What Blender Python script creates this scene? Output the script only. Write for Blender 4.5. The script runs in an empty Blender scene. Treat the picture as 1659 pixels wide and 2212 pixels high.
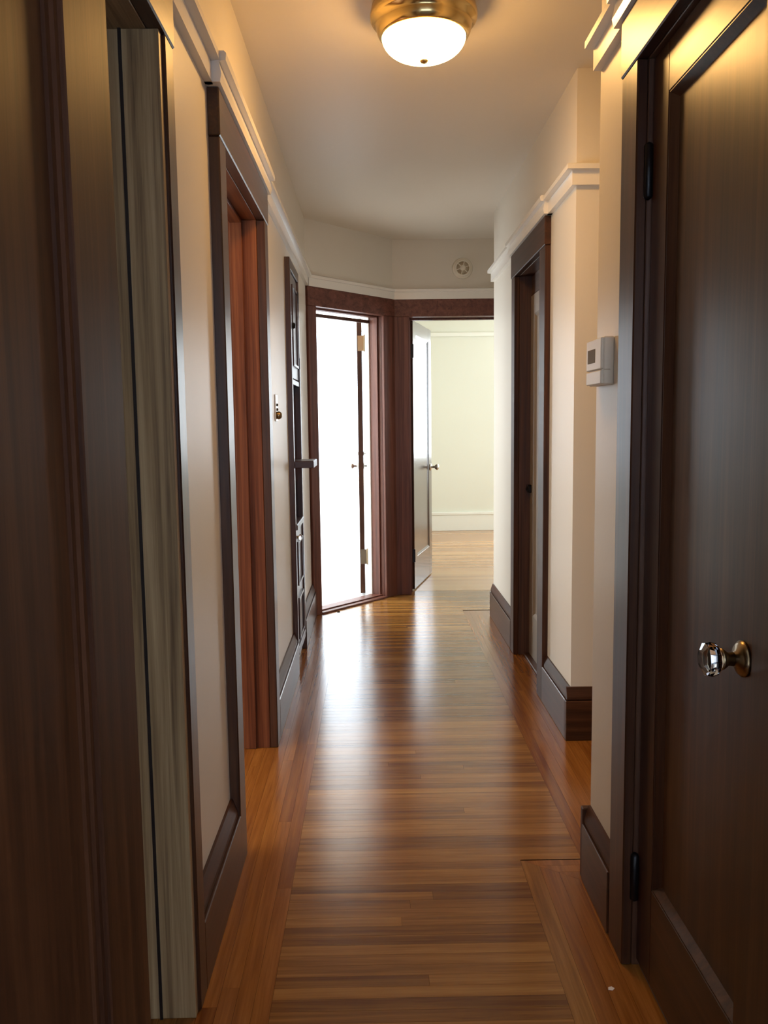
import bpy, bmesh, math, random
from mathutils import Vector, Matrix

random.seed(7)
sc = bpy.context.scene
COL = sc.collection
PI = math.pi

# ------------------------------------------------------------------ camera
FPX, PITCH, YAW, ROLL, EYE = 1818.2, 0.1058, -0.0116, -0.0125, 1.276


def camera_axes(p, y, r):
    B = Matrix(((1, 0, 0), (0, 0, -1), (0, 1, 0)))
    Ry = Matrix(((math.cos(y), math.sin(y), 0), (-math.sin(y), math.cos(y), 0), (0, 0, 1)))
    Rp = Matrix(((1, 0, 0), (0, math.cos(p), -math.sin(p)), (0, math.sin(p), math.cos(p))))
    Rr = Matrix(((math.cos(r), -math.sin(r), 0), (math.sin(r), math.cos(r), 0), (0, 0, 1)))
    return Rr @ Rp @ B @ Ry


M = camera_axes(PITCH, YAW, ROLL)
cam_data = bpy.data.cameras.new('camera')
cam_data.sensor_fit = 'HORIZONTAL'
cam_data.sensor_width = 36.0
cam_data.lens = FPX / 1659 * 36.0
cam_data.clip_start = 0.02
cam = bpy.data.objects.new('camera', cam_data)
COL.objects.link(cam)
rot = Matrix((M[0], -M[1], -M[2])).transposed().to_4x4()
cam.matrix_world = Matrix.Translation((0, 0, EYE)) @ rot
sc.camera = cam

# ------------------------------------------------------------------ world, lights, exposure
world = bpy.data.worlds.new('world')
sc.world = world
world.use_nodes = True
bg = world.node_tree.nodes['Background']
bg.inputs['Color'].default_value = (0.75, 0.87, 1.0, 1)
bg.inputs['Strength'].default_value = 5.5

sc.view_settings.view_transform = 'Standard'
sc.view_settings.look = 'None'
sc.view_settings.gamma = 1.0
sc.view_settings.use_curve_mapping = False
sc.view_settings.exposure = -0.06
sc.cycles.use_denoising = True
sc.cycles.max_bounces = 8
sc.cycles.use_adaptive_sampling = True
sc.cycles.adaptive_threshold = 0.03
sc.cycles.diffuse_bounces = 5
sc.cycles.glossy_bounces = 4
sc.cycles.sample_clamp_indirect = 6.0

LAMP_COLOR = (1.0, 0.54, 0.165)
LAMP_STRENGTH = 72.0


def area(name, loc, direction, sx, sy, power, color):
    d = bpy.data.lights.new(name, 'AREA')
    d.shape = 'RECTANGLE'
    d.size, d.size_y = sx, sy
    d.energy = power
    d.color = color
    o = bpy.data.objects.new(name, d)
    COL.objects.link(o)
    o.location = loc
    o.rotation_euler = Vector(direction).to_track_quat('-Z', 'Z').to_euler()
    return o


# daylight coming in through the windows of the adjoining rooms
area('daylight_bright_room', (-0.60, 8.12, 1.45), (0, -1, -0.05), 1.55, 1.5, 18, (0.90, 0.96, 1.0))
area('added_light_bright_room_side', (-2.02, 7.1, 1.5), (1, -0.1, -0.05), 1.7, 1.5, 150, (0.93, 0.97, 1.0))  # added source, placed to light the hall's end and spare the right wall
area('daylight_far_room_side', (3.55, 8.2, 1.5), (-1, 0, -0.05), 2.2, 1.5, 42, (0.92, 1.0, 1.0))
area('daylight_far_room_back', (2.2, 9.78, 1.55), (0, -1, -0.05), 1.3, 1.3, 45, (0.92, 0.97, 1.0))
area('daylight_side_room', (-2.75, 2.1, 1.35), (1, 0.12, -0.05), 1.1, 1.2, 55, (1.0, 0.93, 0.84))
area('daylight_near_room', (0.45, -2.1, 1.45), (-0.05, 1, -0.1), 2.8, 1.3, 36, (0.50, 0.65, 1.0))


# ------------------------------------------------------------------ materials
def new_mat(name):
    m = bpy.data.materials.new(name)
    m.use_nodes = True
    return m, m.node_tree.nodes, m.node_tree.links, m.node_tree.nodes['Principled BSDF']


def plain(name, col, rough=0.5, metal=0.0, spec=0.5, bump=0.0, bscale=60, **kw):
    m, n, l, b = new_mat(name)
    b.inputs['Base Color'].default_value = (*col, 1)
    b.inputs['Roughness'].default_value = rough
    b.inputs['Metallic'].default_value = metal
    b.inputs['Specular IOR Level'].default_value = spec
    for k, v in kw.items():
        b.inputs[k.replace('_', ' ')].default_value = v
    if bump:
        t = n.new('ShaderNodeTexCoord')
        no = n.new('ShaderNodeTexNoise')
        no.inputs['Scale'].default_value = bscale
        no.inputs['Detail'].default_value = 4
        bp = n.new('ShaderNodeBump')
        bp.inputs['Strength'].default_value = bump
        bp.inputs['Distance'].default_value = 0.004
        l.new(t.outputs['Object'], no.inputs['Vector'])
        l.new(no.outputs['Fac'], bp.inputs['Height'])
        l.new(bp.outputs['Normal'], b.inputs['Normal'])
    return m


def wood(name, axis, stops, rough=0.3, coat=0.25, along=0.9, across=28.0, spread=0.0, bump=0.12, spec=0.5):
    """Grain runs along `axis`; each object gets its own offset, and a tone shift of +-spread."""
    m, n, l, b = new_mat(name)
    tc = n.new('ShaderNodeTexCoord')
    info = n.new('ShaderNodeObjectInfo')
    mul = n.new('ShaderNodeMath'); mul.operation = 'MULTIPLY'; mul.inputs[1].default_value = 37.0
    l.new(info.outputs['Random'], mul.inputs[0])
    add = n.new('ShaderNodeVectorMath'); add.operation = 'ADD'
    l.new(tc.outputs['Object'], add.inputs[0])
    l.new(mul.outputs[0], add.inputs[1])
    mp = n.new('ShaderNodeMapping')
    s = [across] * 3
    s['xyz'.index(axis)] = along
    mp.inputs['Scale'].default_value = s
    l.new(add.outputs[0], mp.inputs['Vector'])
    no = n.new('ShaderNodeTexNoise')
    no.inputs['Scale'].default_value = 1.0
    no.inputs['Detail'].default_value = 6.0
    no.inputs['Roughness'].default_value = 0.62
    no.inputs['Distortion'].default_value = 0.6
    l.new(mp.outputs[0], no.inputs['Vector'])
    fine = n.new('ShaderNodeTexNoise')
    fine.inputs['Scale'].default_value = 5.0
    fine.inputs['Detail'].default_value = 3.0
    l.new(mp.outputs[0], fine.inputs['Vector'])
    mix = n.new('ShaderNodeMath'); mix.operation = 'MULTIPLY_ADD'; mix.inputs[1].default_value = 0.3
    l.new(fine.outputs['Fac'], mix.inputs[0])
    l.new(no.outputs['Fac'], mix.inputs[2])
    sub = n.new('ShaderNodeMath'); sub.operation = 'MULTIPLY_ADD'
    sub.inputs[1].default_value = 2 * spread
    sub.inputs[2].default_value = -0.15 - spread
    l.new(info.outputs['Random'], sub.inputs[0])
    tot = n.new('ShaderNodeMath'); tot.operation = 'ADD'
    l.new(mix.outputs[0], tot.inputs[0]); l.new(sub.outputs[0], tot.inputs[1])
    rp = n.new('ShaderNodeValToRGB')
    el = rp.color_ramp.elements
    while len(el) < len(stops):
        el.new(0.5)
    for e, (p, c) in zip(el, stops):
        e.position = p
        e.color = (*c, 1)
    l.new(tot.outputs[0], rp.inputs['Fac'])
    l.new(rp.outputs['Color'], b.inputs['Base Color'])
    b.inputs['Roughness'].default_value = rough
    b.inputs['Coat Weight'].default_value = coat
    b.inputs['Coat Roughness'].default_value = 0.18
    b.inputs['Specular IOR Level'].default_value = spec
    bp = n.new('ShaderNodeBump')
    bp.inputs['Strength'].default_value = bump
    bp.inputs['Distance'].default_value = 0.002
    l.new(no.outputs['Fac'], bp.inputs['Height'])
    l.new(bp.outputs['Normal'], b.inputs['Normal'])
    return m


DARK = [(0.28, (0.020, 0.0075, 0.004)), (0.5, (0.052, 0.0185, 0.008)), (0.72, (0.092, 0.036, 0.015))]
WD = {a: wood('dark_wood_' + a, a, DARK, rough=0.42, coat=0.0, spec=0.28) for a in 'xyz'}
DAYLITJAMB = {a: wood('daylit_jamb_wood_' + a, a, [(0.28, (0.065, 0.018, 0.008)), (0.5, (0.14, 0.042, 0.017)), (0.75, (0.22, 0.078, 0.03))], spec=0.2, rough=0.45, coat=0.05, across=40) for a in 'xyz'}  # reddened copy of the jamb wood, side-room daylight put into its colour
LEAF = {a: wood('matt_dark_wood_' + a, a, [(0.28, (0.022, 0.0075, 0.0035)), (0.5, (0.054, 0.018, 0.007)), (0.72, (0.095, 0.034, 0.013))], rough=0.5, coat=0.0, spec=0.17) for a in 'xyz'}
SHEEN = {a: wood('varnished_dark_wood_' + a, a, DARK, rough=0.34, coat=0.12, spec=0.5) for a in 'xyz'}
POLISHED = {a: wood('polished_dark_wood_' + a, a, DARK, rough=0.33, coat=0.0, spec=0.36, bump=0.06) for a in 'xyz'}
GLOSSY = {a: wood('glossy_dark_wood_' + a, a, DARK, rough=0.22, coat=0.4, spec=0.5, bump=0.04) for a in 'xyz'}
END = {a: wood('flare_lifted_red_wood_' + a, a, [(0.28, (0.065, 0.022, 0.014)), (0.5, (0.135, 0.048, 0.032)), (0.72, (0.20, 0.078, 0.052))], rough=0.42, coat=0.0, spec=0.3) for a in 'xyz'}  # reddish wood, lens flare at the hall's end lightened into its colour
WORNJAMB = {a: wood('worn_jamb_wood_' + a, a, [(0.28, (0.15, 0.09, 0.044)), (0.5, (0.36, 0.24, 0.12)), (0.75, (0.56, 0.41, 0.23))], rough=0.42, coat=0.0, across=46, bump=0.25) for a in 'xyz'}
JAMB = {a: wood('jamb_wood_' + a, a, [(0.28, (0.03, 0.012, 0.007)), (0.5, (0.075, 0.03, 0.015)), (0.75, (0.13, 0.06, 0.03))],
                rough=0.38, coat=0.05, across=40) for a in 'xyz'}
OAK = [(0.22, (0.13, 0.047, 0.0095)), (0.5, (0.245, 0.106, 0.023)), (0.8, (0.375, 0.188, 0.047))]
OAKB = [(0.22, (0.14, 0.042, 0.008)), (0.5, (0.24, 0.086, 0.016)), (0.8, (0.35, 0.145, 0.030))]
PLANK_X = wood('oak_strip_x', 'x', OAK, rough=0.205, coat=0.12, along=1.6, across=42, spread=0.19, bump=0.04, spec=0.42)
PLANK_YL = wood('oak_light_border_y', 'y', OAK, rough=0.205, coat=0.12, along=1.6, across=42, spread=0.05, bump=0.04, spec=0.42)
PLANK_Y = wood('oak_border_y', 'y', OAKB, rough=0.205, coat=0.12, along=1.6, across=42, spread=0.13, bump=0.04, spec=0.42)
WALL = plain('cream_wall_paint', (0.70, 0.65, 0.56), rough=0.40, spec=0.40, bump=0.10, bscale=45)
CEIL = plain('cream_ceiling_paint', (0.80, 0.74, 0.64), rough=0.5, spec=0.4, bump=0.12, bscale=20)
WHITE_TRIM = plain('white_gloss_trim', (0.80, 0.77, 0.71), rough=0.25, spec=0.5, bump=0.05, bscale=90)
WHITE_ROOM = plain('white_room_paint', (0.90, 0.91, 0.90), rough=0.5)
FAR_WALL = plain('pale_yellow_paint', (0.78, 0.79, 0.70), rough=0.5)
FAR_TRIM = plain('far_white_trim', (0.85, 0.86, 0.80), rough=0.35)
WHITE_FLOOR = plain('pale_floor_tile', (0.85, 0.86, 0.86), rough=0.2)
BRASS = plain('polished_brass', (0.86, 0.66, 0.30), rough=0.2, metal=1.0)
OLD_BRASS = plain('aged_brass', (0.30, 0.22, 0.13), rough=0.3, metal=1.0)
IRON = plain('black_iron', (0.012, 0.011, 0.012), rough=0.4, metal=0.6)
NICKEL = plain('worn_nickel', (0.60, 0.57, 0.52), rough=0.22, metal=1.0)
GLASS = plain('clear_glass', (0.95, 0.97, 0.97), rough=0.02, Transmission_Weight=1.0, IOR=1.5)
PLASTIC = plain('ivory_plastic', (0.72, 0.66, 0.54), rough=0.4)
PLASTIC_D = plain('ivory_plastic_recess', (0.50, 0.42, 0.30), rough=0.5)
LCD = plain('grey_green_display', (0.15, 0.125, 0.07), rough=0.6, spec=0.15)
BLACK = plain('dark_groove', (0.016, 0.009, 0.006), rough=0.6)
SUBFLOOR = plain('dark_subfloor', (0.05, 0.022, 0.010), rough=0.6)

# emissive lamp glass
LAMPGLASS, n_, l_, b_ = new_mat('lit_frosted_glass')
b_.inputs['Base Color'].default_value = (0.9, 0.85, 0.75, 1)
b_.inputs['Emission Color'].default_value = (*LAMP_COLOR, 1)
b_.inputs['Emission Strength'].default_value = LAMP_STRENGTH


def far_floor_material():
    m, n, l, b = new_mat('far_oak_floor')
    tc = n.new('ShaderNodeTexCoord')
    sep = n.new('ShaderNodeSeparateXYZ')
    l.new(tc.outputs['Object'], sep.inputs[0])
    d = n.new('ShaderNodeMath'); d.operation = 'DIVIDE'; d.inputs[1].default_value = 0.075
    l.new(sep.outputs['Y'], d.inputs[0])
    fl = n.new('ShaderNodeMath'); fl.operation = 'FLOOR'
    l.new(d.outputs[0], fl.inputs[0])
    wn = n.new('ShaderNodeTexWhiteNoise'); wn.noise_dimensions = '1D'
    l.new(fl.outputs[0], wn.inputs['W'])
    rp = n.new('ShaderNodeValToRGB')
    rp.color_ramp.elements[0].color = (0.36, 0.17, 0.062, 1)
    rp.color_ramp.elements[1].color = (0.55, 0.30, 0.12, 1)
    l.new(wn.outputs['Value'], rp.inputs['Fac'])
    l.new(rp.outputs['Color'], b.inputs['Base Color'])
    b.inputs['Roughness'].default_value = 0.25
    b.inputs['Coat Weight'].default_value = 0.3
    return m


FAR_FLOOR = far_floor_material()


# ------------------------------------------------------------------ geometry helpers
def identity(u, v, z):
    return Vector((u, v, z))


def frame_map(origin, u, v):
    """local (u, v, z) -> world, u and v are 2D directions."""
    ox, oy = origin
    return lambda a, b, z: Vector((ox + u[0] * a + v[0] * b, oy + u[1] * a + v[1] * b, z))


class Mesh:
    def __init__(self, fmap=identity):
        self.bm = bmesh.new()
        self.f = fmap

    def box(self, x0, x1, y0, y1, z0, z1, bevel=0.0, seg=1):
        b = bmesh.new()
        vs = [b.verts.new((x, y, z)) for x in (x0, x1) for y in (y0, y1) for z in (z0, z1)]
        for q in ((0, 1, 3, 2), (4, 6, 7, 5), (0, 4, 5, 1), (2, 3, 7, 6), (0, 2, 6, 4), (1, 5, 7, 3)):
            b.faces.new([vs[i] for i in q])
        if bevel:
            bmesh.ops.bevel(b, geom=b.edges[:], offset=bevel, segments=seg, affect='EDGES', profile=0.6)
        self._merge(b)
        return self

    def prism(self, poly, z0, z1, bevel=0.0):
        b = bmesh.new()
        lo = [b.verts.new((x, y, z0)) for x, y in poly]
        hi = [b.verts.new((x, y, z1)) for x, y in poly]
        k = len(poly)
        b.faces.new(lo[::-1]); b.faces.new(hi)
        for i in range(k):
            b.faces.new([lo[i], lo[(i + 1) % k], hi[(i + 1) % k], hi[i]])
        if bevel:
            bmesh.ops.bevel(b, geom=b.edges[:], offset=bevel, segments=1, affect='EDGES')
        self._merge(b)
        return self

    def sweep(self, profile, path, axis_up=True):
        """Extrude a closed (offset, z) profile between path points given as (u, v, du, dv): du,dv = offset direction."""
        b = bmesh.new()
        rings = []
        for (u, v, du, dv) in path:
            rings.append([b.verts.new((u + du * o, v + dv * o, z)) for o, z in profile])
        k = len(profile)
        for r0, r1 in zip(rings, rings[1:]):
            for i in range(k):
                b.faces.new([r0[i], r0[(i + 1) % k], r1[(i + 1) % k], r1[i]])
        b.faces.new(rings[0][::-1]); b.faces.new(rings[-1])
        self._merge(b)
        return self

    def lathe(self, prof, centre, axis=(0, 0, 1), seg=32, facets=False):
        """prof: (r, h) pairs along axis from centre."""
        b = bmesh.new()
        rings = []
        for r, h in prof:
            if r < 1e-6:
                rings.append([b.verts.new((0, 0, h))])
            else:
                rings.append([b.verts.new((r * math.cos(2 * PI * i / seg), r * math.sin(2 * PI * i / seg), h)) for i in range(seg)])
        for a, c in zip(rings, rings[1:]):
            for i in range(seg):
                j = (i + 1) % seg
                if len(a) == 1 and len(c) == 1:
                    continue
                if len(a) == 1:
                    b.faces.new([a[0], c[i], c[j]])
                elif len(c) == 1:
                    b.faces.new([a[i], c[0], a[j]])
                else:
                    b.faces.new([a[i], c[i], c[j], a[j]])
        for ring, rev in ((rings[0], False), (rings[-1], True)):
            if len(ring) > 1:
                b.faces.new(ring[::-1] if rev else ring)
        q = Vector((0, 0, 1)).rotation_difference(Vector(axis).normalized()).to_matrix()
        for v in b.verts:
            v.co = q @ v.co + Vector(centre)
        if not facets:
            for f in b.faces:
                f.smooth = True
        self._merge(b)
        return self

    def _merge(self, b):
        bmesh.ops.recalc_face_normals(b, faces=b.faces[:])
        me = bpy.data.meshes.new('tmp')
        b.to_mesh(me); b.free()
        self.bm.from_mesh(me)
        bpy.data.meshes.remove(me)

    def build(self, name, mat, parent=None, kind=None, label=None, category=None, group=None, autosmooth=False):
        for v in self.bm.verts:
            v.co = self.f(*v.co)
        bmesh.ops.recalc_face_normals(self.bm, faces=self.bm.faces[:])
        me = bpy.data.meshes.new(name)
        self.bm.to_mesh(me); self.bm.free()
        me.materials.append(mat)
        o = bpy.data.objects.new(name, me)
        COL.objects.link(o)
        if parent is not None:
            o.parent = parent
            o.matrix_parent_inverse = Matrix.Translation(-Vector(parent.location)) if parent.type == 'EMPTY' else Matrix()
        tag(o, label, category, kind, group)
        return o


def tag(o, label=None, category=None, kind=None, group=None):
    if label: o['label'] = label
    if category: o['category'] = category
    if kind: o['kind'] = kind
    if group: o['group'] = group
    return o


def empty(name, loc, label=None, category=None, kind=None, group=None):
    o = bpy.data.objects.new(name, None)
    o.empty_display_size = 0.1
    COL.objects.link(o)
    o.location = loc
    return tag(o, label, category, kind, group)


def bx(name, mat, parent, x0, x1, y0, y1, z0, z1, bevel=0.002, fmap=identity, **kw):
    return Mesh(fmap).box(x0, x1, y0, y1, z0, z1, bevel).build(name, mat, parent, **kw)


# ------------------------------------------------------------------ key dimensions (metres)
ZC = 2.575            # ceiling
ZH = 2.03             # door heads
XL, XLC = -0.422, -0.393      # left wall face, face of its casings and baseboard
XN, XNC = 0.588, 0.566        # near right wall
XR, XRC = 0.777, 0.752        # right wall beyond the alcove
YE = 6.18                     # end wall
R0, R1, R2 = 2.152, 2.203, 2.226   # picture rail: band bottom, band top, lip top
BB0, BB1 = 0.163, 0.215            # baseboard: board top, cap top
A = Vector((-0.422, 5.52)); Bc = Vector((0.153, 6.18))
DU = (Bc - A).normalized(); LU = (Bc - A).length
DV = Vector((-DU.y, DU.x))          # into the bright room
ANG = frame_map(A, DU, DV)          # (u along wall, v into the room, z)
WT = 0.13

# ------------------------------------------------------------------ floor
floor = Mesh().box(-0.60, 2.3, -2.3, 6.32, -0.06, -0.012).build(
    'floor', SUBFLOOR, kind='structure', label='narrow-strip oak floor of the hallway with a border along the walls', category='floor')
GAP = 0.00025


def plank(x0, x1, y0, y1, mat):
    return Mesh().box(x0 + GAP, x1 - GAP, y0 + GAP, y1 - GAP, -0.012, 0.0).build('plank', mat, floor)


W = 0.0385
LB, RB1, RB2, YM = -0.242, 0.412, 0.592, 2.315


def ang_x(y):        # hall face of the angled wall at depth y
    return A.x + (y - A.y) * DU.x / DU.y


y = 0.52
row = 0
while y < 6.29:
    y1 = min(y + W, 6.30)
    xl = LB
    xr = RB1 if y1 <= YM - 0.10 else (RB2 if y1 < 5.62 else 1.55)
    if YM - 0.10 < y1 <= YM + 0.02:
        xr = RB1
    if y1 > 5.62:
        xl = max(LB, min(ang_x(y1), Bc.x + 0.1)) - 0.02
    cut = random.uniform(xl + 0.15, xr - 0.15) if random.random() < 0.25 else None
    if cut:
        plank(xl, cut, y, y1, PLANK_X); plank(cut, xr, y, y1, PLANK_X)
    else:
        plank(xl, xr, y, y1, PLANK_X)
    y = y1
    row += 1


def border(x0, x1, ya, yb, n):
    w = (x1 - x0) / n
    for i in range(n):
        yy = ya
        while yy < yb - 0.01:
            ln = random.uniform(0.9, 1.9)
            ye = yb if yy + ln > yb - 0.35 else yy + ln
            plank(x0 + i * w, x0 + (i + 1) * w, yy, ye, PLANK_Y)
            yy = ye


border(-0.56, LB, 0.5, 5.64, 8)
# right border beside the alcove and the closet
border(RB2, XR + 0.02, YM + 0.02, 5.62, 5)
# near right border, mitred where the hall widens
wn_ = (XN + 0.02 - RB1) / 4
for i in range(4):
    xa, xb = RB1 + i * wn_, RB1 + (i + 1) * wn_
    ya_, yb_ = YM + 0.02 - (xa - RB1) * 0.75, YM + 0.02 - (xb - RB1) * 0.75
    Mesh().prism([(xa + GAP, 0.5), (xb - GAP, 0.5), (xb - GAP, yb_ - GAP), (xa + GAP, ya_ - GAP)], -0.012, 0).build('plank', PLANK_YL if i == 0 else PLANK_Y, floor)
for j in range(4):
    yb_ = YM + 0.02 - j * 0.035
    ya_ = yb_ - 0.035
    Mesh().prism([(RB1 + (YM + 0.02 - ya_) / 0.75 + GAP, ya_ + GAP), (XR, ya_ + GAP), (XR, yb_ - GAP), (RB1 + (YM + 0.02 - yb_) / 0.75 + GAP, yb_ - GAP)],
                 -0.012, 0).build('plank', PLANK_Y, floor)
border(XR + 0.02, 1.3, 2.2, 5.62, 13)
# other rooms' floors
Mesh().box(0.2, 3.7, 6.30, 9.9, -0.05, 0.0).build('floor', FAR_FLOOR, kind='structure', label='bright oak floor of the far room beyond the open door', category='floor')
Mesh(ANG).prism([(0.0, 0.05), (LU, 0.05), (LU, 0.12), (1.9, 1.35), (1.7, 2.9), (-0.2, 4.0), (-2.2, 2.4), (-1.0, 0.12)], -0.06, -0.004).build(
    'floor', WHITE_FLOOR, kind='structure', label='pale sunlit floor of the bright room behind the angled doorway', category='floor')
Mesh().box(-2.9, -0.56, 1.3, 4.1, -0.05, -0.001).build('floor', PLANK_Y, kind='structure', label='wooden floor inside the left side room', category='floor')

# ------------------------------------------------------------------ ceiling and walls
Mesh().box(-3.0, 3.8, -2.3, 10.0, ZC, ZC + 0.08).build('ceiling', CEIL, kind='structure', label='cream painted plaster ceiling above the hallway', category='ceiling')

D1A, D1B = 0.95, 1.70      # first left doorway
D2A, D2B = 2.40, 3.225     # second left doorway
CA, CB = 4.235, 4.665      # built-in cabinet
wl = Mesh()
X0 = XL - WT
J = 0.022
for (ya, yb, za, zb) in ((0.97, D1A - J, 0, ZC), (D1A - J, D1B + J, ZH + J, ZC), (D1B + J, D2A - J, 0, ZC), (D2A - J, D2B + J, ZH + J, ZC),
                         (D2B + J, CA, 0, ZC), (CA, CB, 0, 0.10), (CA, CB, 2.05, ZC), (CB, 5.52, 0, ZC)):
    if yb > ya:
        wl.box(X0, XL, ya, yb, za, zb)
wl.box(X0, XL, 0.84, D1A - J, 0, ZC)
wl.build('wall_left', WALL, kind='structure', label='cream painted left wall of the hallway', category='wall')
# near right wall with a closet doorway, the alcove and the wall beyond
E1A, E1B = 1.235, 1.85
w = Mesh()
for (ya, yb, za, zb) in ((0.87, E1A - J, 0, ZC), (E1A - J, E1B + J, ZH + J, ZC), (E1B + J, 2.225, 0, ZC)):
    w.box(XN, XN + WT, ya, yb, za, zb)
w.build('wall_right', WALL, kind='structure', label='cream painted right wall with the near closet door and thermostat', category='wall')
F1A, F1B = 3.845, 4.505
YJ = 3.27
w = Mesh()
for (ya, yb, za, zb) in ((YJ, F1A - J, 0, ZC), (F1A - J, F1B + J, ZH + J, ZC), (F1B + J, 5.44, 0, ZC)):
    w.box(XR, XR + WT, ya, yb, za, zb)
w.box(XR + WT, 2.2, YJ, YJ + 0.10, 0, ZC)
w.box(XR + WT, 1.62, 5.34, 5.44, 0, ZC)
w.build('wall_right', WALL, kind='structure', label='cream painted right wall past the alcove, with the recessed closet doorway', category='wall')
Mesh().box(2.1, 2.2, 2.0, YJ, 0, ZC).box(XN + WT, 2.2, 2.10, 2.225, 0, ZC).build('wall_alcove', WALL, kind='structure', label='cream walls closing the side alcove on the right', category='wall')
# end wall, flat part and angled part
G1A, G1B = 0.27, 1.04
w = Mesh()
w.box(Bc.x, G1A - J, YE, YE + 0.12, 0, ZC).box(G1A - J, G1B + J, YE, YE + 0.12, ZH + J, ZC).box(G1B + J, 1.66, YE, YE + 0.12, 0, ZC)
w.box(1.56, 1.66, 5.44, YE, 0, ZC)
w.build('wall_end', WALL, kind='structure', label='cream end wall above and beside the far doorway', category='wall')
H1A, H1B = 0.072, 0.744
w = Mesh(ANG)
w.box(-0.05, H1A - J, 0, 0.11, 0, ZC).box(H1A - J, H1B + J, 0, 0.11, ZH + J, ZC)
w.prism([(H1B + J, 0), (LU, 0), (LU + 0.04, 0.11), (H1B + J, 0.11)], 0, ZC)
w.build('wall_angled', WALL, kind='structure', label='cream angled end wall above the bright doorway', category='wall')
# cross wall beside the camera (its doorway is open behind the left foreground door)
w = Mesh()
w.box(-1.5, -0.312, 0.87, 0.97, 0, ZC).box(-0.312, XN, 0.87, 0.97, ZH + 0.08, ZC).box(XN + WT, 2.2, 0.87, 0.97, 0, ZC)
w.build('wall_near', WALL, kind='structure', label='cream cross wall at the near end of the hallway', category='wall')
w = Mesh()
w.box(-1.6, -1.5, -2.3, 0.97, 0, ZC).box(-1.6, -0.95, -2.3, -2.2, 0, ZC).box(1.85, 2.2, -2.3, -2.2, 0, ZC).box(-0.95, 1.85, -2.3, -2.2, 0, 0.8).box(-0.95, 1.85, -2.3, -2.2, 2.1, ZC).box(2.2, 2.3, -2.3, 0.97, 0, ZC)
w.build('wall_back', WALL, kind='structure', label='cream walls of the room behind the camera', category='wall')
# bright room
w = Mesh()
w.box(-2.2, -2.1, 5.3, 6.25, 0, ZC).box(-2.2, -2.1, 7.95, 8.3, 0, ZC).box(-2.2, -2.1, 6.25, 7.95, 0, 0.7).box(-2.2, -2.1, 6.25, 7.95, 2.25, ZC).box(-2.2, -1.40, 8.2, 8.3, 0, ZC).box(-1.40, 0.19, 8.2, 8.3, 0, 0.70).box(-1.40, 0.19, 8.2, 8.3, 2.20, ZC)
w.box(0.19, 0.22, 6.30, 8.3, 0, ZC).box(-2.2, X0, 5.2, 5.3, 0, ZC)
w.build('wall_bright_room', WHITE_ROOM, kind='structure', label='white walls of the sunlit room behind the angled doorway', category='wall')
# far room
w = Mesh()
w.box(0.12, 1.55, 9.83, 9.93, 0, ZC).box(2.85, 3.7, 9.83, 9.93, 0, ZC).box(1.55, 2.85, 9.83, 9.93, 0, 0.85).box(1.55, 2.85, 9.83, 9.93, 2.25, ZC).box(0.22, 0.25, 6.30, 9.9, 0, ZC).box(1.66, 3.7, 6.2, 6.30, 0, ZC)
w.box(3.6, 3.7, 6.2, 7.1, 0, ZC).box(3.6, 3.7, 9.3, 9.9, 0, ZC).box(3.6, 3.7, 7.1, 9.3, 0, 0.75).box(3.6, 3.7, 7.1, 9.3, 2.25, ZC)
w.build('wall_far_room', FAR_WALL, kind='structure', label='pale yellow walls of the far room seen through the open door', category='wall')
o = bx('baseboard_far', FAR_TRIM, None, 0.2, 3.6, 9.808, 9.83, 0, 0.185, 0.003, kind='structure', label='white baseboard along the far room wall', category='baseboard')
bx('cap_moulding', FAR_TRIM, o, 0.2, 3.6, 9.800, 9.83, 0.185, 0.222, 0.006)
bx('trim_1', FAR_TRIM, None, 0.2, 3.6, 9.805, 9.83, 2.25, 2.295, 0.004, kind='structure', label='pale picture rail on the far room wall', category='picture rail')
# side room behind the second left doorway
w = Mesh()
w.box(-2.9, X0, 4.0, 4.1, 0, ZC).box(-2.9, X0, 1.3, 1.4, 0, ZC).box(-2.9, -2.8, 1.4, 1.55, 0, ZC).box(-2.9, -2.8, 2.65, 4.0, 0, ZC).box(-2.9, -2.8, 1.55, 2.65, 0, 0.75).box(-2.9, -2.8, 1.55, 2.65, 1.95, ZC)
w.build('wall_side_room', WALL, kind='structure', label='cream walls of the side room left of the hallway', category='wall')


def window(n, name_label, fmap, u0, u1, z0, z1, depth):
    t = Mesh(fmap)
    for a in ((u0, u1, 0, depth, z0, z0 + 0.05), (u0, u1, 0, depth, z1 - 0.05, z1), (u0, u0 + 0.05, 0, depth, z0, z1), (u1 - 0.05, u1, 0, depth, z0, z1)):
        t.box(*a)
    o = t.build('window_%d' % n, FAR_TRIM, kind='structure', label=name_label, category='window')
    m = (u0 + u1) / 2
    bx('mullion', FAR_TRIM, o, m - 0.02, m + 0.02, 0, depth, z0, z1, 0, fmap)
    bx('sill', FAR_TRIM, o, u0 - 0.05, u1 + 0.05, -0.06, depth, z0 - 0.03, z0, 0, fmap)
    for a, b in ((u0 + 0.05, m - 0.02), (m + 0.02, u1 - 0.05)):
        bx('pane', GLASS, o, a, b, depth * 0.75, depth * 0.75 + 0.005, z0 + 0.05, z1 - 0.05, 0, fmap)


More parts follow.
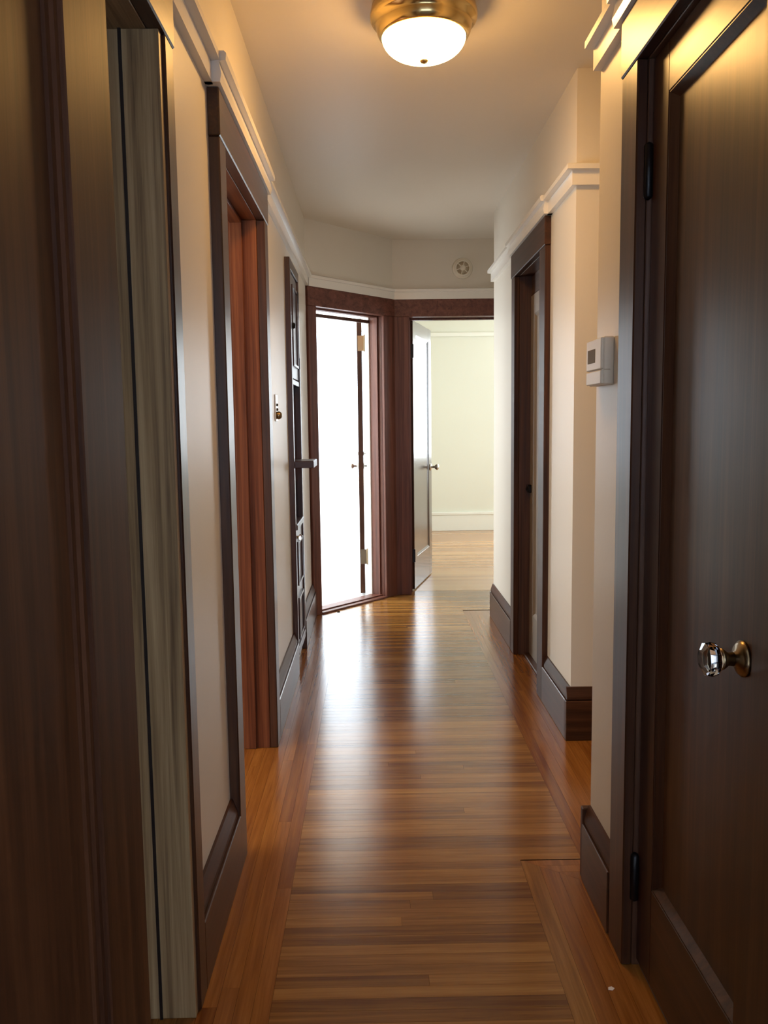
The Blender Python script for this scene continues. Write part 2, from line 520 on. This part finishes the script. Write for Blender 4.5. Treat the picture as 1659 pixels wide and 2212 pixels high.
window(1, 'white framed window at the back of the bright room', frame_map((0, 8.2), (1, 0), (0, 1)), -1.40, 0.19, 0.70, 2.20, 0.08)
window(2, 'white framed window in the side wall of the far room', frame_map((3.6, 0), (0, 1), (1, 0)), 7.1, 9.3, 0.75, 2.25, 0.08)
window(5, 'unseen white framed window added in the side wall of the bright room', frame_map((-2.1, 0), (0, 1), (-1, 0)), 6.25, 7.95, 0.70, 2.25, 0.08)  # made-up window for the added side light
window(4, 'white framed window in the back wall of the far room', frame_map((0, 9.83), (1, 0), (0, 1)), 1.55, 2.85, 0.85, 2.25, 0.08)
window(6, 'white framed window in the room behind the camera', frame_map((0, -2.2), (1, 0), (0, -1)), -0.95, 1.85, 0.8, 2.1, 0.08)
window(3, 'white framed window in the left side room', frame_map((-2.8, 0), (0, 1), (-1, 0)), 1.55, 2.65, 0.75, 1.95, 0.08)


# ------------------------------------------------------------------ baseboards
def baseboard(name, label, xw, side, ya, yb, t=0.024, ends=True):
    """along y; xw wall face; side=+1 when the board stands towards +x."""
    xs = sorted((xw - side * 0.004, xw + side * t))
    o = bx(name, SHEEN['y'], None, xs[0], xs[1], ya, yb, 0, BB0, 0.0025, kind='structure', label=label, category='baseboard')
    prof = [(-0.004, BB0 + 0.004), (t * 0.75, BB0 + 0.004), (t * 0.72, BB0 + 0.016), (t * 0.25, BB1), (-0.004, BB1)]
    Mesh().sweep(prof, [(xw, ya, side, 0), (xw, yb, side, 0)]).build('cap_moulding', WD['y'], o)
    return o


baseboard('baseboard_left', 'dark wooden baseboard on the left wall between the two near doorways', XL, 1, D1B + 0.09, D2A - 0.09, 0.029)
baseboard('baseboard_left', 'dark wooden baseboard on the left wall between the doorway and the built-in cabinet', XL, 1, D2B + 0.10, CA - 0.03, 0.029)
baseboard('baseboard_left', 'dark wooden baseboard on the left wall between the cabinet and the bright doorway', XL, 1, CB + 0.03, 5.515, 0.029)
o = baseboard('baseboard_right', 'short dark baseboard under the thermostat beside the near closet door', XN, -1, E1B + 0.12, 2.225)
bx('end_board', WD['x'], o, XN - 0.022, XN + WT, 2.225, 2.249, 0, BB1 - 0.01, 0.003)
baseboard('baseboard_right', 'short dark baseboard past the near casing at the right edge', XN, -1, 0.98, E1A - 0.09)
o = baseboard('baseboard_right', 'dark baseboard turning the alcove corner on the right', XR, -1, YJ, F1A - 0.12, 0.025)
bx('alcove_board', WD['x'], o, XR - 0.025, 2.1, YJ - 0.028, YJ + 0.004, 0, BB0, 0.0025)
Mesh().sweep([(-0.004, BB0 + 0.004), (0.021, BB0 + 0.004), (0.020, BB0 + 0.016), (0.007, BB1), (-0.004, BB1)],
             [(XR - 0.019, YJ, 0, -1), (2.1, YJ, 0, -1)]).build('alcove_cap_moulding', WD['x'], o)
baseboard('baseboard_right', 'dark baseboard at the far right between the closet doorway and wall end', XR, -1, F1B + 0.11, 5.445, 0.025)


# ------------------------------------------------------------------ picture rails
def rail_profile(t1=0.020, t2=0.042):
    return [(-0.004, R0), (t1, R0), (t1, R1), (t2, R1 + 0.002), (t2, R2 - 0.004), (t2 - 0.006, R2), (-0.004, R2)]


rail_n = [1]


def rail(label, path, prof=None, fmap=identity):
    rail_n[0] += 1
    return Mesh(fmap).sweep(prof or rail_profile(), path).build('trim_%d' % rail_n[0], WHITE_TRIM, kind='structure', label=label, category='picture rail')


rail('white picture rail on the left wall between the near doorways', [(XL, D1B + 0.10, 1, 0), (XL, D2A - 0.11, 1, 0)])
rail('white picture rail on the left wall past the second doorway', [(XL, D2B + 0.12, 1, 0), (XL, 5.50, 1, 0)])
rail('white picture rail above the thermostat wall', [(XN, E1B + 0.13, -1, 0), (XN, 2.225, -1, 0), ])
rail('white picture rail turning the alcove corner', [(2.1, YJ, 0, -1), (XR, YJ, -1, -1), (XR, F1A - 0.13, -1, 0)])
rail('white picture rail at the far end of the right wall', [(XR, F1B + 0.11, -1, 0), (XR, 5.44, -1, 0)])
rail('white band along the end wall under the smoke detector',
     [(A.x + 0.004, A.y + 0.004, DU.y, -DU.x), (Bc.x, Bc.y, 0.45, -1.0), (1.56, YE, 0, -1)], rail_profile(0.026, 0.034))

# ------------------------------------------------------------------ doorway casings
def door_frame(label, fmap, a, b, depth, cas=0.10, cas_t=0.029, jt=0.022, cap=True, casing_a=True, casing_b=True, stop=0.075, head_top=R0,
               casing_b_w=None, head_a=None, head_b=None, cap_over=0.03, jm=None, cm=None, jamb_front=0.002):
    """fmap(u, v, z): u along the wall, v away from the hall (0 = wall face). Opening from u=a to u=b."""
    rail_n[0] += 1
    p = fmap((a + b) / 2, 0, 0)
    t = empty('trim_%d' % rail_n[0], p, label, 'door frame', 'structure')
    cb = casing_b_w or cas
    cm = cm or WD
    wv, wu = cm['z'], cm['y']
    jm = jm or JAMB
    jo = jt + 0.0015 if jamb_front < 0 else 0.0
    if casing_a:
        bx('casing', wv, t, a - cas, a - jo, -cas_t, 0.002, 0, ZH, 0.003, fmap)
    if casing_b:
        bx('casing', wv, t, b + jo, b + cb, -cas_t, 0.002, 0, ZH, 0.003, fmap)
    ha = a - cas - 0.004 if head_a is None else head_a
    hb = b + cb + 0.004 if head_b is None else head_b
    bx('head_casing', wu, t, ha, hb, -cas_t - 0.003, 0.002, ZH, head_top, 0.003, fmap)
    for (u0, u1) in ((a - jt, a), (b, b + jt)):
        if (u0 < a and casing_a) or (u1 > b):
            bx('jamb', jm['z'], t, u0, u1, jamb_front, depth, 0, ZH, 0.0015, fmap)
    bx('head_jamb', jm['y'], t, a - jt, b + jt, 0.002, depth, ZH, ZH + jt, 0.0015, fmap)
    if stop:
        bx('stop', jm['z'], t, a, a + 0.012, stop, stop + 0.045, 0, ZH, 0.002, fmap)
        bx('stop', jm['z'], t, b - 0.012, b, stop, stop + 0.045, 0, ZH, 0.002, fmap)
        bx('stop', jm['y'], t, a, b, stop, stop + 0.045, ZH - 0.012, ZH, 0.002, fmap)
    if cap:
        prof = [(-0.002, R0), (cas_t + 0.012, R0), (cas_t + 0.016, R0 + 0.02), (cas_t + 0.010, R1), (cas_t + 0.028, R1 + 0.002), (cas_t + 0.030, R2 - 0.004), (cas_t + 0.024, R2 + 0.002), (-0.002, R2 + 0.002)]
        Mesh(fmap).sweep(prof, [(ha - cap_over, 0, 0, -1), (hb + cap_over, 0, 0, -1)]).build('cap', WHITE_TRIM, t)
    return t


LMAP = frame_map((XL, 0), (0, 1), (-1, 0))      # left wall: u = y
NMAP = frame_map((XN, 0), (0, 1), (1, 0))       # near right wall
RMAP = frame_map((XR, 0), (0, 1), (1, 0))       # right wall
EMAP = frame_map((0, YE), (1, 0), (0, 1))       # end wall: u = x

t = door_frame('dark wooden casing of the first left doorway, beside the foreground door', LMAP, D1A, D1B, WT + 0.005, cas=0.09, jm=WORNJAMB, cm=SHEEN, jamb_front=-0.022)
bx('stop_groove', BLACK, t, D1B - 0.003, D1B + 0.001, 0.049, 0.055, 0, ZH, 0, LMAP)
t = door_frame('dark wooden casing of the second left doorway, with white cap shelf', LMAP, D2A, D2B, WT + 0.005, cas=0.095, stop=0.055, jm=DAYLITJAMB, cm=SHEEN)
t = door_frame('dark wooden casing of the near right closet door', NMAP, E1A, E1B, 0.12, cas=0.11, cas_t=0.022, stop=None, cm=POLISHED)
CLOSET = door_frame('dark wooden casing of the recessed right closet doorway past the alcove', RMAP, F1A, F1B, WT + 0.005, cas=0.125, cas_t=0.025, stop=None, casing_b_w=0.10)
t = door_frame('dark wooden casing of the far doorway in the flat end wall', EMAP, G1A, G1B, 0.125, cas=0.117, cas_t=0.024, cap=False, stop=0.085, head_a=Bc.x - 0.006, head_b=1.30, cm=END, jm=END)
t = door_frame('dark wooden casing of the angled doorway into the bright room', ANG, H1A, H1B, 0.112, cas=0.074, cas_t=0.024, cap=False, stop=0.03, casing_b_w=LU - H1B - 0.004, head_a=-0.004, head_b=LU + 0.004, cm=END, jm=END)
bx('head_bar', JAMB['x'], t, H1A, H1B, 0.11, 0.13, ZH - 0.045, ZH - 0.022, 0.002, ANG)
bx('room_side_casing', WHITE_TRIM, t, H1B - 0.008, H1B + 0.09, 0.113, 0.152, 0, ZH + 0.08, 0.003, ANG)
bx('threshold', END['x'], t, H1A, H1B, -0.03, 0.13, -0.004, 0.012, 0.004, ANG)
bx('threshold_strip', END['x'], t, H1A, H1B, 0.015, 0.055, 0.012, 0.02, 0.003, ANG)
bx('threshold', JAMB['y'], CLOSET, F1A, F1B, 0.03, 0.12, 0.0, 0.012, 0.003, RMAP)


# ------------------------------------------------------------------ doors
def knob(parent, centre, axis, glass=False, s=1.0, metal=None):
    metal = metal or OLD_BRASS
    c = Vector(centre); a = Vector(axis).normalized()
    k = Mesh().lathe([(0.0, 0), (0.030 * s, 0), (0.030 * s, 0.004), (0.024 * s, 0.010), (0.013 * s, 0.013), (0.011 * s, 0.018)], c, a).build('rose', metal, parent)
    if glass:
        Mesh().lathe([(0.012 * s, 0.018), (0.011 * s, 0.026), (0.017 * s, 0.034), (0.019 * s, 0.040)], c, a).build('shank', metal, parent)
        Mesh().lathe([(0.014 * s, 0.038), (0.026 * s, 0.046), (0.029 * s, 0.056), (0.027 * s, 0.064), (0.016 * s, 0.070), (0.0, 0.070)], c, a, seg=12, facets=True).build('knob', GLASS, parent)
    else:
        Mesh().lathe([(0.010 * s, 0.016), (0.009 * s, 0.036), (0.020 * s, 0.046), (0.026 * s, 0.056), (0.025 * s, 0.064), (0.016 * s, 0.071), (0.0, 0.073)], c, a, seg=24).build('knob', metal, parent)


def door_leaf(name, label, fmap, w, z0=0.010, z1=ZH - 0.004, thick=0.036, stile=0.105, top=0.10, bottom=0.23, base=None, mats=None, recess=0.012, stepped=False):
    """u 0..w along the leaf, v 0 = shown face, v = thick the back."""
    t = empty(name, fmap(w / 2, thick / 2, 0), label, 'door', 'structure')
    m = mats or WD
    bx('stile', m['z'], t, 0, stile, 0, thick, z0, z1, 0.0015, fmap)
    bx('stile', m['z'], t, w - stile, w, 0, thick, z0, z1, 0.0015, fmap)
    bx('rail', m['y'], t, stile, w - stile, 0.0003, thick - 0.0003, z1 - top, z1, 0.001, fmap)
    bx('rail', m['y'], t, stile, w - stile, 0.0003, thick - 0.0003, z0, z0 + bottom, 0.001, fmap)
    pu0, pu1, pz0, pz1 = stile, w - stile, z0 + bottom, z1 - top
    bx('panel', m['z'], t, pu0 - 0.004, pu1 + 0.004, recess, thick - recess, pz0 - 0.004, pz1 + 0.004, 0, fmap)
    # stepped sticking moulding round the panel, both faces
    def strips(v0, v1, wd, nm):
        mm = Mesh(fmap)
        mm.box(pu0, pu0 + wd, v0, v1, pz0, pz1); mm.box(pu1 - wd, pu1, v0, v1, pz0, pz1)
        mm.box(pu0 + wd, pu1 - wd, v0, v1, pz0, pz0 + wd); mm.box(pu0 + wd, pu1 - wd, v0, v1, pz1 - wd, pz1)
        mm.build(nm, m['z'], t)
    if stepped:
        strips(0.0045, thick - 0.0045, 0.008, 'panel_moulding')
        strips(0.0085, thick - 0.0085, 0.017, 'panel_moulding')
    else:
        mm = Mesh(fmap)
        b = bmesh.new()
        for v0, v1 in ((0.002, recess), (thick - 0.002, thick - recess)):
            def ring(ins, v):
                return [b.verts.new(q) for q in ((pu0 + ins, v, pz0 + ins), (pu1 - ins, v, pz0 + ins), (pu1 - ins, v, pz1 - ins), (pu0 + ins, v, pz1 - ins))]
            r1, r2, r3, r4 = ring(0, v0), ring(0.003, v0), ring(0.016, v1), ring(0, v1)
            for ra, rb in ((r1, r2), (r2, r3), (r3, r4), (r4, r1)):
                for i in range(4):
                    k = (i + 1) % 4
                    b.faces.new([ra[i], ra[k], rb[k], rb[i]])
        mm._merge(b)
        mm.build('panel_moulding', m['z'], t)
    return t


def hinge(parent, centre, s=1.0, mat=None, axis_len=0.10):
    c = Vector(centre)
    Mesh().lathe([(0.0, -axis_len / 2 - 0.008), (0.005 * s, -axis_len / 2 - 0.004), (0.0075 * s, -axis_len / 2), (0.0075 * s, axis_len / 2), (0.005 * s, axis_len / 2 + 0.004), (0.0, axis_len / 2 + 0.008)],
                 c, seg=14).build('hinge', mat or IRON, parent)


# foreground door standing open along the left side of the hall
YF = 0.855
d = door_leaf('door_1', 'dark panelled door standing open in the left foreground', frame_map((-0.25, YF), (0, -1), (-1, 0)), 0.76, stile=0.122, thick=0.037, mats=LEAF, stepped=True)
for z in (0.30, 1.75):
    hinge(d, (-0.293, YF + 0.006, z))
    Mesh().box(-0.312, -0.285, YF, YF + 0.003, z - 0.05, z + 0.05).build('hinge_leaf', IRON, d)
t = empty('trim_20', (-0.3, 0.92, 0), 'dark wooden jamb behind the left foreground door', 'door frame', 'structure')
bx('jamb', WD['z'], t, -0.312, -0.292, 0.864, 0.972, 0, ZH + 0.02, 0.002)
bx('casing', WD['z'], t, -0.395, -0.296, 0.845, 0.868, 0, ZH + 0.08, 0.003)
bx('head_jamb', WD['x'], t, -0.312, XN, 0.866, 0.972, ZH + 0.02, ZH + 0.08, 0.002)
# unseen closed leaf added to stop light leaks in the first left doorway
d = door_leaf('door_2', 'unseen dark panelled door added to close off the first left doorway', frame_map((XL - 0.095, D1A + 0.003), (0, 1), (-1, 0)), D1B - D1A - 0.006, stile=0.11)
# near right closet door
d = door_leaf('door_3', 'dark panelled closet door with glass knob in the right foreground', frame_map((0.600, E1B - 0.004), (0, -1), (1, 0)), E1B - E1A - 0.008, stile=0.092, bottom=0.222, top=0.098, z0=0.018, thick=0.044, recess=0.018, mats=POLISHED)
knob(d, (0.6003, 1.335, 0.885), (-1, 0.0, 0), glass=True)
for z in (0.22, 1.80):
    hinge(d, (0.592, E1B - 0.004, z), s=1.3, axis_len=0.105)
# taupe leaf standing in for a beige wall beyond the open right doorway
TAUPE = plain('taupe_paint', (0.30, 0.245, 0.185), rough=0.45, bump=0.05)
d = door_leaf('door_4', 'taupe panelled leaf standing in for the wall beyond the open right doorway', frame_map((0.838, F1A + 0.003), (0, 1), (1, 0)), F1B - F1A - 0.006, z1=1.925, stile=0.10, mats={a: TAUPE for a in 'xyz'})
bx('latch', IRON, d, 0.818, 0.840, 4.452, 4.500, 0.895, 0.937, 0.004)
bx('latch_bolt', IRON, d, 0.812, 0.832, 4.462, 4.485, 0.905, 0.922, 0.003)
bx('head_panel', JAMB['y'], CLOSET, F1A, F1B, 0.065, 0.10, 1.93, ZH, 0.002, RMAP)
# edge-on door of the bright room
rx = -0.0149
dirv = Vector((rx, 1.0)).normalized()
nrm = Vector((-dirv.y, dirv.x))
org = Vector((rx * 6.20, 6.20)) - nrm * 0.018
fm5 = frame_map(org, dirv, nrm)
d = door_leaf('door_5', 'dark door seen edge-on, opened into the bright room', fm5, 0.665)
c1 = fm5(0.60, 0, 0.93); c2 = fm5(0.60, 0.036, 0.93)
knob(d, c1, (1, 0, 0), s=0.95, metal=NICKEL); knob(d, c2, (-1, 0, 0), s=0.95, metal=NICKEL)
for s_, v in ((1, 0), (-1, 0.036)):
    Mesh().lathe([(0.016, 0), (0.014, 0.008), (0.007, 0.012), (0.004, 0.03), (0.0, 0.031)], fm5(0.60, v, 1.03), (s_, 0, 0), seg=16).build('thumb_turn', NICKEL, d)
for z in (0.285, 1.85):
    hinge(d, fm5(-0.004, -0.020, z), mat=OLD_BRASS, s=1.1, axis_len=0.11)
    Mesh(fm5).box(-0.004, 0.0, -0.040, 0.03, z - 0.055, z + 0.055).build('hinge_leaf', OLD_BRASS, d)
# far door, opened into the far room
hx, hy = 0.3015, YE + 0.135
dv2 = (Vector((0.482, 7.03)) - Vector((hx, hy))).normalized()
nv2 = Vector((-dv2.y, dv2.x))
fm6 = frame_map((hx, hy), dv2, nv2)
d = door_leaf('door_6', 'dark glossy door opened into the far room, face towards the hall', fm6, 0.745, stile=0.115, bottom=0.24, mats=GLOSSY, thick=0.027, recess=0.009)
knob(d, fm6(0.685, 0, 0.905), (-nv2.x, -nv2.y, 0), metal=NICKEL)
for z in (0.27, 1.80):
    Mesh().box(hx - 0.014, hx + 0.006, hy - 0.012, hy + 0.003, z - 0.05, z + 0.05, 0.002).build('hinge', IRON, d)

# ------------------------------------------------------------------ ceiling lamp
LX, LY = 0.176, 2.785
lamp = empty('ceiling_lamp', (LX, LY, ZC), 'brass flush-mount ceiling lamp with lit frosted glass bowl', 'lamp')
Mesh().lathe([(0.156, 0.0), (0.162, -0.006), (0.168, -0.030), (0.168, -0.044), (0.163, -0.052), (0.152, -0.058), (0.150, -0.068), (0.147, -0.082), (0.141, -0.094), (0.134, -0.099), (0.122, -0.098)],
             (LX, LY, ZC), seg=64).build('pan', BRASS, lamp)
prof = [(0.132, -0.096)]
for i in range(1, 13):
    a_ = i / 12 * PI / 2
    prof.append((0.132 * math.cos(a_) ** 0.85 if i < 12 else 0.0, -0.096 - 0.068 * math.sin(a_)))
Mesh().lathe(prof, (LX, LY, ZC), seg=64).build('glass_bowl', LAMPGLASS, lamp)
Mesh().lathe([(0.0, -0.161), (0.013, -0.163), (0.0135, -0.168), (0.010, -0.173), (0.004, -0.176), (0.0, -0.1765)], (LX, LY, ZC), seg=20).build('finial', BRASS, lamp)

# ------------------------------------------------------------------ smoke detector
SX, SZ = 0.656, 2.368
sd = empty('smoke_detector', (SX, YE, SZ - 0.075), 'round ivory smoke detector on the end wall above the far doorway', 'smoke detector')
ax = (0, -1, 0)
Mesh().lathe([(0.0, 0), (0.074, 0), (0.074, 0.010), (0.070, 0.018), (0.062, 0.020), (0.0, 0.020)], (SX, YE, SZ), ax, seg=48).build('base', PLASTIC, sd)
Mesh().lathe([(0.058, 0.019), (0.058, 0.032), (0.052, 0.036), (0.046, 0.033), (0.046, 0.019)], (SX, YE, SZ), ax, seg=48).build('rim', PLASTIC, sd)
Mesh().lathe([(0.0, 0.021), (0.046, 0.021), (0.046, 0.0235), (0.0, 0.0235)], (SX, YE, SZ), ax, seg=40).build('grille', PLASTIC_D, sd)
Mesh().lathe([(0.0, 0.024), (0.020, 0.024), (0.020, 0.034), (0.016, 0.037), (0.0, 0.037)], (SX, YE, SZ), ax, seg=32).build('test_button', PLASTIC, sd)
for k in range(6):
    an = k * PI / 3 + 0.3
    f = frame_map((0, 0), (1, 0), (0, 1))
    m_ = Mesh(lambda u, v, z, an=an: Vector((SX + math.cos(an) * u - math.sin(an) * v, YE - z, SZ + math.sin(an) * u + math.cos(an) * v)))
    m_.box(0.018, 0.048, -0.003, 0.003, 0.022, 0.031).build('spoke', PLASTIC, sd)

# ------------------------------------------------------------------ thermostat
th = empty('thermostat', (XN, 2.13, 1.36), 'ivory box thermostat on the wall beside the right foreground door', 'thermostat')
bx('body', PLASTIC, th, XN - 0.026, XN, 2.064, 2.205, 1.362, 1.478, 0.003)
bx('cover', PLASTIC, th, XN - 0.033, XN - 0.0255, 2.066, 2.203, 1.400, 1.476, 0.002)
bx('lower_cover', PLASTIC, th, XN - 0.033, XN - 0.0255, 2.066, 2.203, 1.364, 1.3975, 0.002)
bx('display', LCD, th, XN - 0.0338, XN - 0.032, 2.118, 2.188, 1.418, 1.452, 0.0005)
bx('seam', PLASTIC_D, th, XN - 0.0262, XN - 0.010, 2.0632, 2.0645, 1.3970, 1.3995, 0)

# ------------------------------------------------------------------ light switch
sw = empty('light_switch', (XL, 3.68, 1.285), 'brass wall switch plate with buttons and round knob on the left wall', 'light switch')
bx('plate', NICKEL, sw, XL, XL + 0.006, 3.645, 3.72, 1.287, 1.402, 0.002)
for z in (1.338, 1.358):
    Mesh().lathe([(0.006, 0.004), (0.006, 0.010), (0.004, 0.012), (0.0, 0.012)], (XL, 3.682, z), (1, 0, 0), seg=16).build('button', BLACK, sw)
Mesh().lathe([(0.013, 0.004), (0.017, 0.008), (0.017, 0.016), (0.013, 0.024), (0.006, 0.028), (0.0, 0.028)], (XL, 3.682, 1.313), (1, 0, 0), seg=24).build('dial', OLD_BRASS, sw)

# ------------------------------------------------------------------ built-in cabinet with niche on the left wall
cb = empty('wall_cabinet', (XL, 4.45, 0.1), 'dark built-in wall cabinet with open niche and small shelf on the left wall', 'cabinet')
FX = XL + 0.026          # casing face
bx('side_casing', SHEEN['z'], cb, XL - 0.004, FX, 4.205, 4.25, 0.10, 2.085, 0.002)
bx('side_casing', SHEEN['z'], cb, XL - 0.004, FX, 4.65, 4.695, 0.10, 2.085, 0.002)
bx('head_casing', SHEEN['y'], cb, XL - 0.004, FX, 4.25, 4.65, 2.035, 2.085, 0.002)
bx('bottom_casing', SHEEN['y'], cb, XL - 0.004, FX, 4.25, 4.65, 0.085, 0.125, 0.002)
bx('niche_back', SHEEN['z'], cb, X0, X0 + 0.012, CA, CB, 0.10, 2.05, 0)
bx('niche_side', SHEEN['z'], cb, X0 + 0.012, XL - 0.004, CA, CA + 0.012, 0.10, 2.05, 0)
bx('niche_side', SHEEN['z'], cb, X0 + 0.012, XL - 0.004, CB - 0.012, CB, 0.10, 2.05, 0)
bx('middle_rail', SHEEN['y'], cb, XL - 0.10, FX - 0.004, 4.25, 4.65, 1.475, 1.50, 0.002)
Mesh().box(XL - 0.10, FX + 0.006, 4.25, 4.65, 0.735, 0.765, 0.004).build('niche_ledge', SHEEN['y'], cb)
bx('shelf', SHEEN['x'], cb, XL - 0.10, -0.302, 4.25, 4.50, 1.052, 1.088, 0.003)


def small_door(name, z0, z1, panels, hinge_y=None):
    s = bx(name, SHEEN['z'], cb, XL - 0.008, FX - 0.008, 4.262, 4.64, z0, z1, 0.002)
    for (a_, b_) in panels:
        bx('panel_recess', SHEEN['z'], s, FX - 0.0085, FX - 0.0065, 4.33, 4.57, a_, b_, 0)
        m_ = Mesh()
        for q in ((4.318, 4.33, a_ - 0.012, b_ + 0.012), (4.57, 4.582, a_ - 0.012, b_ + 0.012), (4.33, 4.57, a_ - 0.012, a_), (4.33, 4.57, b_, b_ + 0.012)):
            m_.box(FX - 0.010, FX + 0.002, *q)
        m_.build('panel_moulding', SHEEN['z'], s)
    return s


s = small_door('upper_door', 1.508, 2.03, [(1.58, 1.96)])
for z in (1.60, 1.95):
    Mesh().lathe([(0.006, -0.03), (0.006, 0.03)], (FX - 0.004, 4.645, z), seg=10).build('hinge', IRON, s)
Mesh().lathe([(0.0, 0), (0.028, 0), (0.026, 0.004), (0.018, 0.006), (0.016, 0.014), (0.011, 0.022), (0.0, 0.023)], (FX - 0.009, 4.30, 1.765), (1, 0, 0), seg=14).build('latch', IRON, s)
bx('latch_plate', IRON, s, FX - 0.010, FX - 0.004, 4.282, 4.318, 1.71, 1.82, 0.002)
s = small_door('lower_door', 0.130, 0.728, [(0.45, 0.655), (0.165, 0.36)])
Mesh().lathe([(0.012, 0), (0.008, 0.004), (0.007, 0.014)], (FX - 0.008, 4.30, 0.695), (1, 0, 0), seg=16).build('rose', OLD_BRASS, s)
Mesh().lathe([(0.008, 0.012), (0.015, 0.018), (0.016, 0.026), (0.011, 0.032), (0.0, 0.033)], (FX - 0.008, 4.30, 0.695), (1, 0, 0), seg=12, facets=True).build('knob', GLASS, s)

# ------------------------------------------------------------------ flake of paint on the floor
Mesh().prism([(0.512, 1.764), (0.521, 1.762), (0.527, 1.768), (0.522, 1.774), (0.514, 1.772)], 0.0, 0.0012).build(
    'paint_flake', plain('white_flake', (0.75, 0.72, 0.66), rough=0.6), label='tiny white paint flake lying on the floor by the right foreground door', category='flake')
